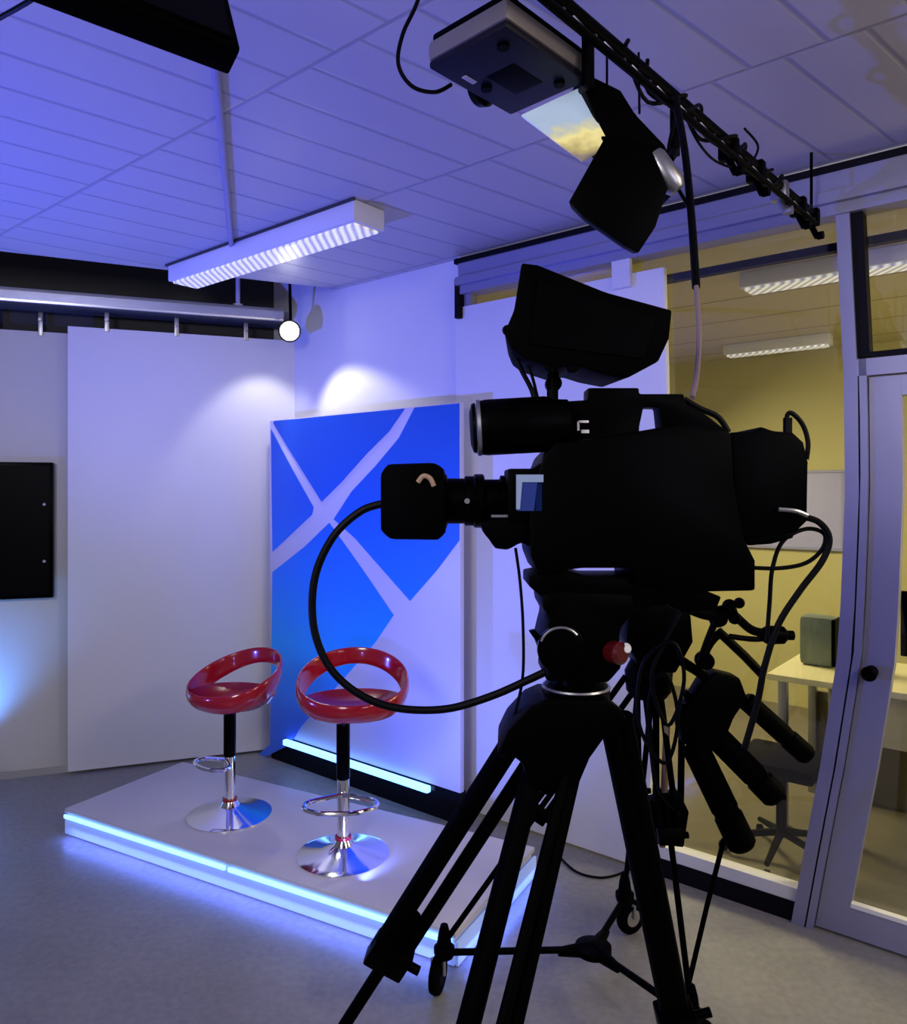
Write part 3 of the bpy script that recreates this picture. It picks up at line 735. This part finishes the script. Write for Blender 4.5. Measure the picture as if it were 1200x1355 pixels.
mb.tube([P(690, 470, YC), P(703, 495, YC), P(712, 530, YC)], .003, 8, smooth=5); mb.build('monitor_cable', 'cable', cam)
for x, y, r_ in ((671, 437, .008), (726, 487, .008), (758, 487, .010)):
    mb = MB(); mb.lathe([(r_, -.008), (r_*1.15, 0), (r_, .008)], P(x, y, YC-.06), (0, 1, 0), 14); mb.build('hood_knob', 'black', cam)
# antenna & rear
mb = MB(); mb.tube([P(1042, 580, YC), P(1041, 552, YC), P(1048, 547, YC), P(1062, 562, YC), P(1069, 585, YC), P(1067, 608, YC)], .0045, 8, smooth=6); mb.tube([P(1042, 578, YC), P(1042, 553, YC)], .008); mb.build('rear_loop', 'cable', cam)
mb = MB(); mb.tube([P(905, 528, YC-.02), P(925, 540, YC-.02), P(950, 552, YC-.02), P(964, 572, YC-.02)], .0055, 8, smooth=6); mb.build('rear_lead', 'cable', cam)
mb = MB(); mb.prism([(985, 712), (1050, 704), (1050, 712), (1020, 720), (990, 722)], N+.03, .06, .003); mb.build('connector_block', 'black', cam)
mb = MB(); mb.tube([P(1030, 674, N-.002), P(1052, 676, N-.004), P(1068, 682, N)], .004, 8, smooth=4); mb.build('grey_connector', 'steel', cam)
# plate
mb = MB(); mb.prism([(700, 762), (745, 754), (778, 764), (860, 764), (870, 752), (905, 780), (890, 800), (840, 806), (716, 790), (700, 776)], N+.02, .12, .004); mb.build('wedge_plate', 'black', cam)
mb = MB(); mb.prism([(858, 778), (930, 780), (955, 790), (948, 808), (905, 812), (880, 800)], N+.03, .08, .004); mb.build('plate_lock', 'black', cam)

# cables of the camera
def cable(pts, r, label, Y=YC, m='cable', n=10):
    mb = MB(); mb.tube([P(*q) if len(q) == 3 else P(q[0], q[1], Y) for q in pts], r, 9, smooth=n)
    return tag(mb.build('camera_cable', m), label, 'cable')
cable([(508, 666), (478, 676), (444, 706), (420, 752), (413, 800), (419, 846), (440, 888), (478, 920), (526, 937), (590, 938), (650, 921), (700, 899), (732, 884)], .0072, 'thick black cable sweeping in a wide arc from the lens hood to the tripod head', YC-.03)
cable([(682, 725), (688, 770), (692, 830), (691, 900), (676, 960), (662, 996)], .0028, 'thin black cable hanging straight down from the lens grip', YC-.02)
cable([(1050, 682), (1082, 690), (1097, 712), (1088, 742), (1058, 782), (1030, 826), (1012, 880), (1002, 930), (985, 990)], .0060, 'outer black cable looping from the battery pack down to the right', YC)
cable([(990, 751), (1030, 752), (1066, 745), (1088, 726), (1090, 706), (1066, 700), (1036, 716), (1022, 752), (1018, 800), (1014, 850)], .0040, 'inner black cable curling in a small loop right of the camera body', YC+.01)

# ---------------------------------------------------------------- main tripod
YT = 1.40
tri = thing('camera_tripod', Vector((.227, YT, 0)), 'large black tripod carrying the television camera in the foreground', 'tripod')
hx = (762-600)/1000*YT
def z_(py, Y=YT): return H-(py-HY)/1000*Y
mb = MB(); mb.prism([(717, 786), (745, 782), (838, 786), (842, 812), (826, 826), (820, 842), (826, 870), (822, 886), (806, 905), (722, 903), (726, 885), (716, 862), (722, 836), (727, 818), (718, 806)], YT-.075, .15, .014); mb.build('fluid_head', 'black', tri)
mb = MB(); mb.lathe([(.036, -.012), (.042, 0), (.042, .010), (.034, .012)], P(742, 858, YT-.080), (0, -1, 0), 28); mb.build('tilt_drag_dial', 'gloss', tri)
mb = MB(); pts_ = [P(742, 858, YT-.096)+Vector((math.cos(a)*.036, 0, math.sin(a)*.036)) for a in [math.radians(x) for x in range(40, 161, 12)]]
mb.tube(pts_, .0022, 6); mb.build('dial_marking', 'steel', tri)
mb = MB(); mb.prism([(700, 836), (708, 834), (728, 856), (722, 866)], YT-.05, .02, .003); mb.build('lever', 'black', tri)
mb = MB(); mb.lathe([(.016, 0), (.020, .008), (.020, .028), (.014, .034)], P(806, 862, YT-.075), (.5, -.8, .05), 20); mb.build('tilt_lock_knob', 'redknob', tri)
mb = MB(); mb.lathe([(.008, 0), (.010, .004), (.006, .012)], P(827, 858, YT-.09), (.2, -1, .1), 14); mb.build('knob_highlight', 'sill', tri)  # white bead painted in as the glint beside the red knob
zc = z_(905)
mb = MB(); mb.lathe([(.058, -.04), (.062, -.035), (.062, -.005), (.058, .0), (.052, .008), (.052, .02)], (hx, YT, zc-.0), n=40); mb.build('bowl_clamp', 'gloss', tri)
for dz_ in (.0, -.032):
    mb = MB(); mb.lathe([(.0618, -.002), (.0635, 0), (.0618, .003)], (hx, YT, zc+dz_-.004), n=40); mb.build('silver_ring', 'steel', tri)
mb = MB(); mb.prism([(700, 936), (722, 926), (805, 926), (826, 940), (832, 960), (790, 985), (765, 1045), (722, 1055), (700, 1040), (690, 1010), (672, 1000), (656, 1000), (672, 966)], YT-.07, .15, .012, .9); mb.build('spider', 'black', tri)
def legs(name, top, foot, r, gap, parent, m='rubber', joint=.55, jr=.03, flat=None, big=1.0):
    d_ = (foot-top); L_ = d_.length; d_.normalize()
    side = d_.cross(Vector(flat) if flat else Vector((0, 1, 0))).normalized()
    mb = MB()
    j = top+d_*L_*joint
    for q in (-1, 1): mb.tube([top+side*gap*q, j+side*gap*q], r*(big if q*side.x < 0 else 1), 12)
    mb.tube([j-d_*.12, foot], r*.95, 12)
    o = mb.build(name, m, parent)
    mb = MB(); v2 = d_.cross(side); mb.box(j, (gap*2+r*2.8, r*3.2, jr*2.2), (side, v2, d_), .006); mb.tube([j+side*(gap+r*1.5)+v2*0, j+side*(gap+r*3.2)], .010)
    mb.build('leg_lock', 'black', o)
    mb = MB(); mb.lathe([(.012, -.06), (.02, -.03), (.024, 0)], foot+Vector((0, 0, .0)), (0, 0, -1), 16)
    ob = mb.build('rubber_foot', 'rubber', o); 
    return o
legs('leg', P(706, 968, YT), Vector((-.49, 1.78, .0)), .014, .024, tri, joint=.44, flat=(0, 1, 0), big=1.5)
legs('leg', P(737, 1000, YT-.03), Vector((-.215, .82, .0)), .015, .034, tri, joint=.72, flat=(.2, 1, 0), big=1.3)
mb = MB(); mb.tube([P(752, 1010, YT-.05), Vector((-.145, .83, .25))], .010); mb.build('leg_brace', 'rubber', tri)
legs('leg', P(815, 950, YT), Vector((.60, 1.78, .0)), .020, .012, tri, joint=.60, flat=(0, 1, 0))
for x0, y0, x1, y1 in ((678, 985, 664, 1002), ):
    mb = MB(); mb.tube([P(x0, y0, YT-.05), P(x1, y1, YT-.06)], .008); mb.build('leg_clip', 'black', tri)

# ---------------------------------------------------------------- second tripod on its dolly
Y2 = 2.40
t2 = thing('spare_tripod', Vector((.6, Y2, .13)), 'second black tripod on a wheeled dolly behind the television camera', 'tripod')
ap = P(858, 880, Y2)
mb = MB(); mb.lathe([(.055, -.10), (.07, -.08), (.075, -.02), (.065, .0), (.05, .03), (.062, .05), (.062, .14), (.045, .16)], ap, n=28); mb.build('bowl', 'black', t2)
mb = MB(); mb.prism([(832, 800), (880, 792), (915, 812), (918, 850), (895, 892), (850, 890), (828, 850)], Y2-.08, .15, .012); mb.build('fluid_head', 'black', t2)
feet = [Vector((-.03, 2.45, .155)), Vector((.63, 2.78, .155)), Vector((.675, 2.15, .155))]
for f_ in feet:
    tp = ap+(f_-ap)*.05+Vector((f_.x-ap.x, f_.y-ap.y, 0))*.03
    tp.z = ap.z-.05
    legs('leg', tp, f_, .0095, .024, t2, joint=.50, jr=.022)
# clustered vertical tubes
for x0, y0, x1, y1, m_ in ((842, 880, 846, 1080, 'rubber'), (868, 900, 868, 1085, 'rubber'), (882, 960, 876, 1120, 'copper'), (902, 960, 900, 1100, 'rubber')):
    mb = MB(); mb.tube([P(x0, y0, Y2-.06), P(x1, y1, Y2-.05)], .0105, 10); mb.build('brace_tube', m_, t2)
mb = MB(); mb.prism([(856, 1062), (900, 1050), (912, 1075), (905, 1122), (868, 1118)], Y2-.09, .05, .006); mb.build('brace_clamp', 'black', t2)
# pan bars with foam grips
def grip(x0, y0, x1, y1, w, lab, pre=None):
    Yg = Y2-.10
    a2 = P(x0, y0, Yg); b2 = P(x1, y1, Yg-.03); r_ = w/2/1000*Yg; L_ = (b2-a2).length
    o = MB(); o.lathe([(r_*.75, 0), (r_, .01), (r_, L_*.62), (r_*.93, L_*.63), (r_*.93, L_*.68), (r_*1.05, L_*.69), (r_*1.05, L_-.012), (r_*.8, L_)], a2, b2-a2, 22)
    ob = o.build('foam_grip', 'rubber', t2)
    if pre:
        q_ = MB(); q_.tube([P(pre[0], pre[1], Yg), a2], .011, 10); q_.build('pan_bar', 'black', t2)
grip(985, 925, 1070, 1002, 26, '', (905, 880))
grip(948, 975, 1028, 1056, 34, '', (905, 915))
grip(918, 985, 984, 1122, 36, '', (905, 930))
mb = MB(); mb.prism([(930, 905), (948, 890), (980, 898), (990, 925), (972, 950), (958, 985), (935, 1000), (905, 985), (900, 955), (912, 935)], Y2-.14, .08, .010); mb.build('pan_bar_joint', 'black', t2)
mb = MB(); mb.tube([P(892, 868, Y2-.1), P(925, 890, Y2-.1), P(950, 908, Y2-.1)], .015, 10, smooth=4); mb.tube([P(925, 880, Y2-.1), P(940, 850, Y2-.1), P(955, 836, Y2-.1)], .013, 10, smooth=4)
mb.lathe([(.025, -.02), (.028, 0), (.025, .02)], P(932, 874, Y2-.12), (0, 1, 0), 18); mb.build('bar_rosette', 'black', t2)
mb = MB(); mb.tube([P(950, 835, Y2-.1), P(985, 868, Y2-.1), P(1008, 892, Y2-.1)], .014, 10); mb.build('short_bar', 'redknob' if 0 else 'black', t2)
mb = MB(); mb.tube([P(958, 1110, Y2-.12), P(935, 1200, Y2-.14), P(908, 1315, Y2-.18)], .008, 8); mb.build('spreader_rod', 'black', t2)
cb = thing('hanging_cable', P(850, 860, Y2-.12), 'black cable hanging in loose coils from the spare tripod head behind the main camera', 'cable')
mb = MB(); mb.tube([P(905, 800, Y2-.15), P(880, 850, Y2-.17), P(862, 900, Y2-.16), P(884, 960, Y2-.15), P(905, 900, Y2-.17), P(890, 850, Y2-.18), P(850, 880, Y2-.16), P(846, 960, Y2-.15), P(880, 1010, Y2-.14), P(897, 950, Y2-.15), P(880, 890, Y2-.16), P(858, 930, Y2-.13), P(870, 1040, Y2-.12), P(900, 1080, Y2-.12)], .006, 7, smooth=7); mb.build('coil', 'cable', cb)
# articulated arm
ar = thing('articulated_arm', P(960, 820, Y2-.3), 'black jointed clamp arm reaching right below the camera body', 'clamp arm')
mb = MB(); ya = 1.9
mb.tube([P(905, 800, ya), P(940, 812, ya), P(972, 806, ya)], .018, 10, smooth=4); mb.lathe([(.018, -.02), (.024, 0), (.018, .02)], P(950, 818, ya), (0, 1, 0), 18); mb.build('clamp', 'black', ar)
for x, y, r_ in ((965, 802, .018), (978, 798, .014), (972, 818, .016)):
    mb = MB(); mb.lathe([(r_*.7, -.015), (r_, 0), (r_*.7, .015)], P(x, y, ya-.02), (.2, 1, 0), 14); mb.build('clamp_knob', 'black', ar)
mb = MB(); mb.tube([P(970, 812, ya), P(992, 832, ya), P(1010, 838, ya)], .011, 10, smooth=5); mb.tube([P(965, 842, ya), P(1000, 846, ya), P(1022, 842, ya)], .007, 8, smooth=4); mb.build('arm', 'black', ar)
mb = MB(); mb.lathe([(.018, 0), (.024, .01), (.022, .05), (.012, .06), (.012, .075)], P(1010, 840, ya), (1, 0, -.02), 18); mb.build('end_clamp', 'black', ar)
mb = MB(); mb.tube([P(948, 818, ya), P(935, 850, ya+.1), P(926, 874, Y2-.14)], .009, 8); mb.build('stem', 'black', ar)

# dolly
hub = F(785, 1256, .10)
do = thing('tripod_dolly', Vector((hub.x, hub.y, 0)), 'black three-armed wheeled dolly on the floor beneath the spare tripod', 'dolly')
mb = MB(); mb.lathe([(.05, -.015), (.06, -.008), (.06, .012), (.03, .02)], hub, n=24); 
for f_ in feet:
    dd = (Vector((f_.x, f_.y, hub.z))-hub).normalized(); mb.tube([hub, hub+dd*.12], (.028, .014), 10)
mb.build('hub', 'black', do)
for i, f_ in enumerate(feet):
    e_ = Vector((f_.x, f_.y, .125)); mb = MB(); mb.tube([hub, e_], .011, 10); mb.build('arm', 'black', do)
    mb = MB(); mb.lathe([(.03, -.012), (.034, 0), (.034, .018), (.026, .024)], e_, n=18); mb.build('foot_cup', 'black', do)
    wdir = (Vector((.35, 1, 0)) if i == 0 else Vector((.9, .5, 0))).normalized(); wc = e_+Vector((-.02 if i == 0 else .02, -.01, 0)); wc.z = .061
    ax2 = Vector((wdir.y, -wdir.x, 0))
    mb = MB(); mb.lathe([(.045, -.014), (.058, -.012), (.061, 0), (.058, .012), (.045, .014)], wc, ax2, 28); wh = mb.build('wheel', 'rubber', do)
    mb = MB(); mb.lathe([(.03, -.016), (.03, .016)], wc, ax2, 20); mb.build('wheel_cap', 'steel' if i == 1 else 'black', wh)
    mb = MB(); mb.tube([wc+ax2*.02, wc+ax2*.02+ZV*.045, e_-ZV*.01], .006); mb.tube([wc-ax2*.02, wc-ax2*.02+ZV*.045, e_-ZV*.01], .006); mb.build('fork', 'steel', do)
    mb = MB(); mb.tube([e_, e_+Vector((.0, 0, .06))], .010); mb.build('brake_pin', 'black', do)
mb = MB(); mb.tube([F(735, 1128, .006), F(760, 1152, .006), F(790, 1161, .006), F(815, 1158, .006), F(842, 1146, .006)], .005, 8, smooth=6)
tag(mb.build('floor_cable', 'cable'), 'black cable lying in a shallow curve on the floor by the white panel', 'cable')

# ---------------------------------------------------------------- lights
def light(kind, name, loc, energy, col, target=None, size=.3, **kw):
    l = bpy.data.lights.new(name, kind); l.energy = energy; l.color = col
    if kind == 'AREA': l.size = size
    else: l.shadow_soft_size = size
    for k_, v_ in kw.items(): setattr(l, k_, v_)
    o = bpy.data.objects.new(name, l); C.objects.link(o); o.location = loc
    if target is not None:
        d_ = Vector(target)-Vector(loc); o.rotation_euler = d_.to_track_quat('-Z', 'Y').to_euler()
    return o
light('AREA', 'key_light', (-1.2, -.6, 2.45), 40, (1, .96, .98), (-1.6, 4.5, 1.2), .8)
light('AREA', 'fill_light', (1.6, -1.0, 2.2), 15, (.88, .80, 1.0), (.6, 3.4, 1.2), .9)
light('SPOT', 'blue_ceiling_wash', (-2.9, 2.2, .9), 420, (.09, .12, 1.0), (-1.0, 2.8, 2.82), .05, spot_size=math.radians(120), spot_blend=1.0)  # unseen lamp added for the LED bounce on the ceiling
light('SPOT', 'blue_ceiling_wash', (-1.0, .45, 1.0), 20, (.30, .24, 1.0), (-.3, 2.6, 2.82), .05, spot_size=math.radians(110), spot_blend=1.0)  # weaker unseen lamp, added for the same ceiling blue
light('SPOT', 'blue_banner_wash', (-.35, 2.9, .14), 55, (.14, .20, 1.0), (-.1, 3.9, .8), .03, spot_size=math.radians(110), spot_blend=1.0)  # added lamp, throws the LED blue onto the wall by the banner
light('SPOT', 'stage_spot', P(383, 438, 4.36)+Vector((0, -.05, -.03)), 17, (1, .97, .94), W(s_of(505), 1.4), .04, spot_size=math.radians(88), spot_blend=.4)
light('SPOT', 'panel_spot', P(383, 438, 4.36)+Vector((-.03, -.08, -.03)), 9, (1, .97, .92), (-1.2, 4.66, 1.9), .04, spot_size=math.radians(70), spot_blend=.5)
light('SPOT', 'television_glow', L(-.55, .12, .06), 60, (.10, .32, 1.0), L(-.62, 2.0, -.12), .05, spot_size=math.radians(110), spot_blend=1.0)
light('AREA', 'office_fill', wq(4.2, 2.0, -1.5), 110, (1, .86, .50), wq(3.4, 0, -1.6), .9)  # added lamp outside the view, brightens desk and lower wall
light('AREA', 'office_fill', wq(.15, 2.05, -1.4), 55, (1, .86, .50), wq(1.2, 0, -1.6), .6)  # added lamp tucked out of sight behind the white panel
o = light('AREA', 'strip_light', front+fd*half-bd*.03+ZV*.045, 2.6, (.14, .20, 1.0), None, 2.0); o.data.shape = 'RECTANGLE'; o.data.size_y = .012
o.rotation_euler = (0, 0, math.atan2(fd.y, fd.x))
o = light('AREA', 'strip_light', A_+fd*(len_+.03)+bd*dep/2-ZV*.075, .8, (.10, .18, 1.0), None, .012); o.data.shape = 'RECTANGLE'; o.data.size_y = .66
o.rotation_euler = (0, 0, math.atan2(fd.y, fd.x))
light('AREA', 'warm_floor_fill', (2.3, .3, 2.6), 26, (1, .86, .66), (1.0, 2.2, 0), .7)

w = bpy.data.worlds.new('studio_world'); bpy.context.scene.world = w; w.use_nodes = True
w.node_tree.nodes['Background'].inputs[0].default_value = (.34, .33, .42, 1)
w.node_tree.nodes['Background'].inputs[1].default_value = .28

# ---------------------------------------------------------------- camera
cd = bpy.data.cameras.new('camera'); co = bpy.data.objects.new('camera', cd); C.objects.link(co)
co.location = (0, 0, H); co.rotation_euler = (math.radians(90), 0, 0)
cd.sensor_fit = 'HORIZONTAL'; cd.sensor_width = 36; cd.lens = 36*FPX/1200
cd.shift_y = (HY-677.5)/1200
cd.clip_start = .02; cd.clip_end = 60
bpy.context.scene.camera = co
sc = bpy.context.scene
sc.view_settings.view_transform = 'Standard'; sc.view_settings.look = 'Medium High Contrast' if 0 else 'None'
sc.view_settings.exposure = 0.0
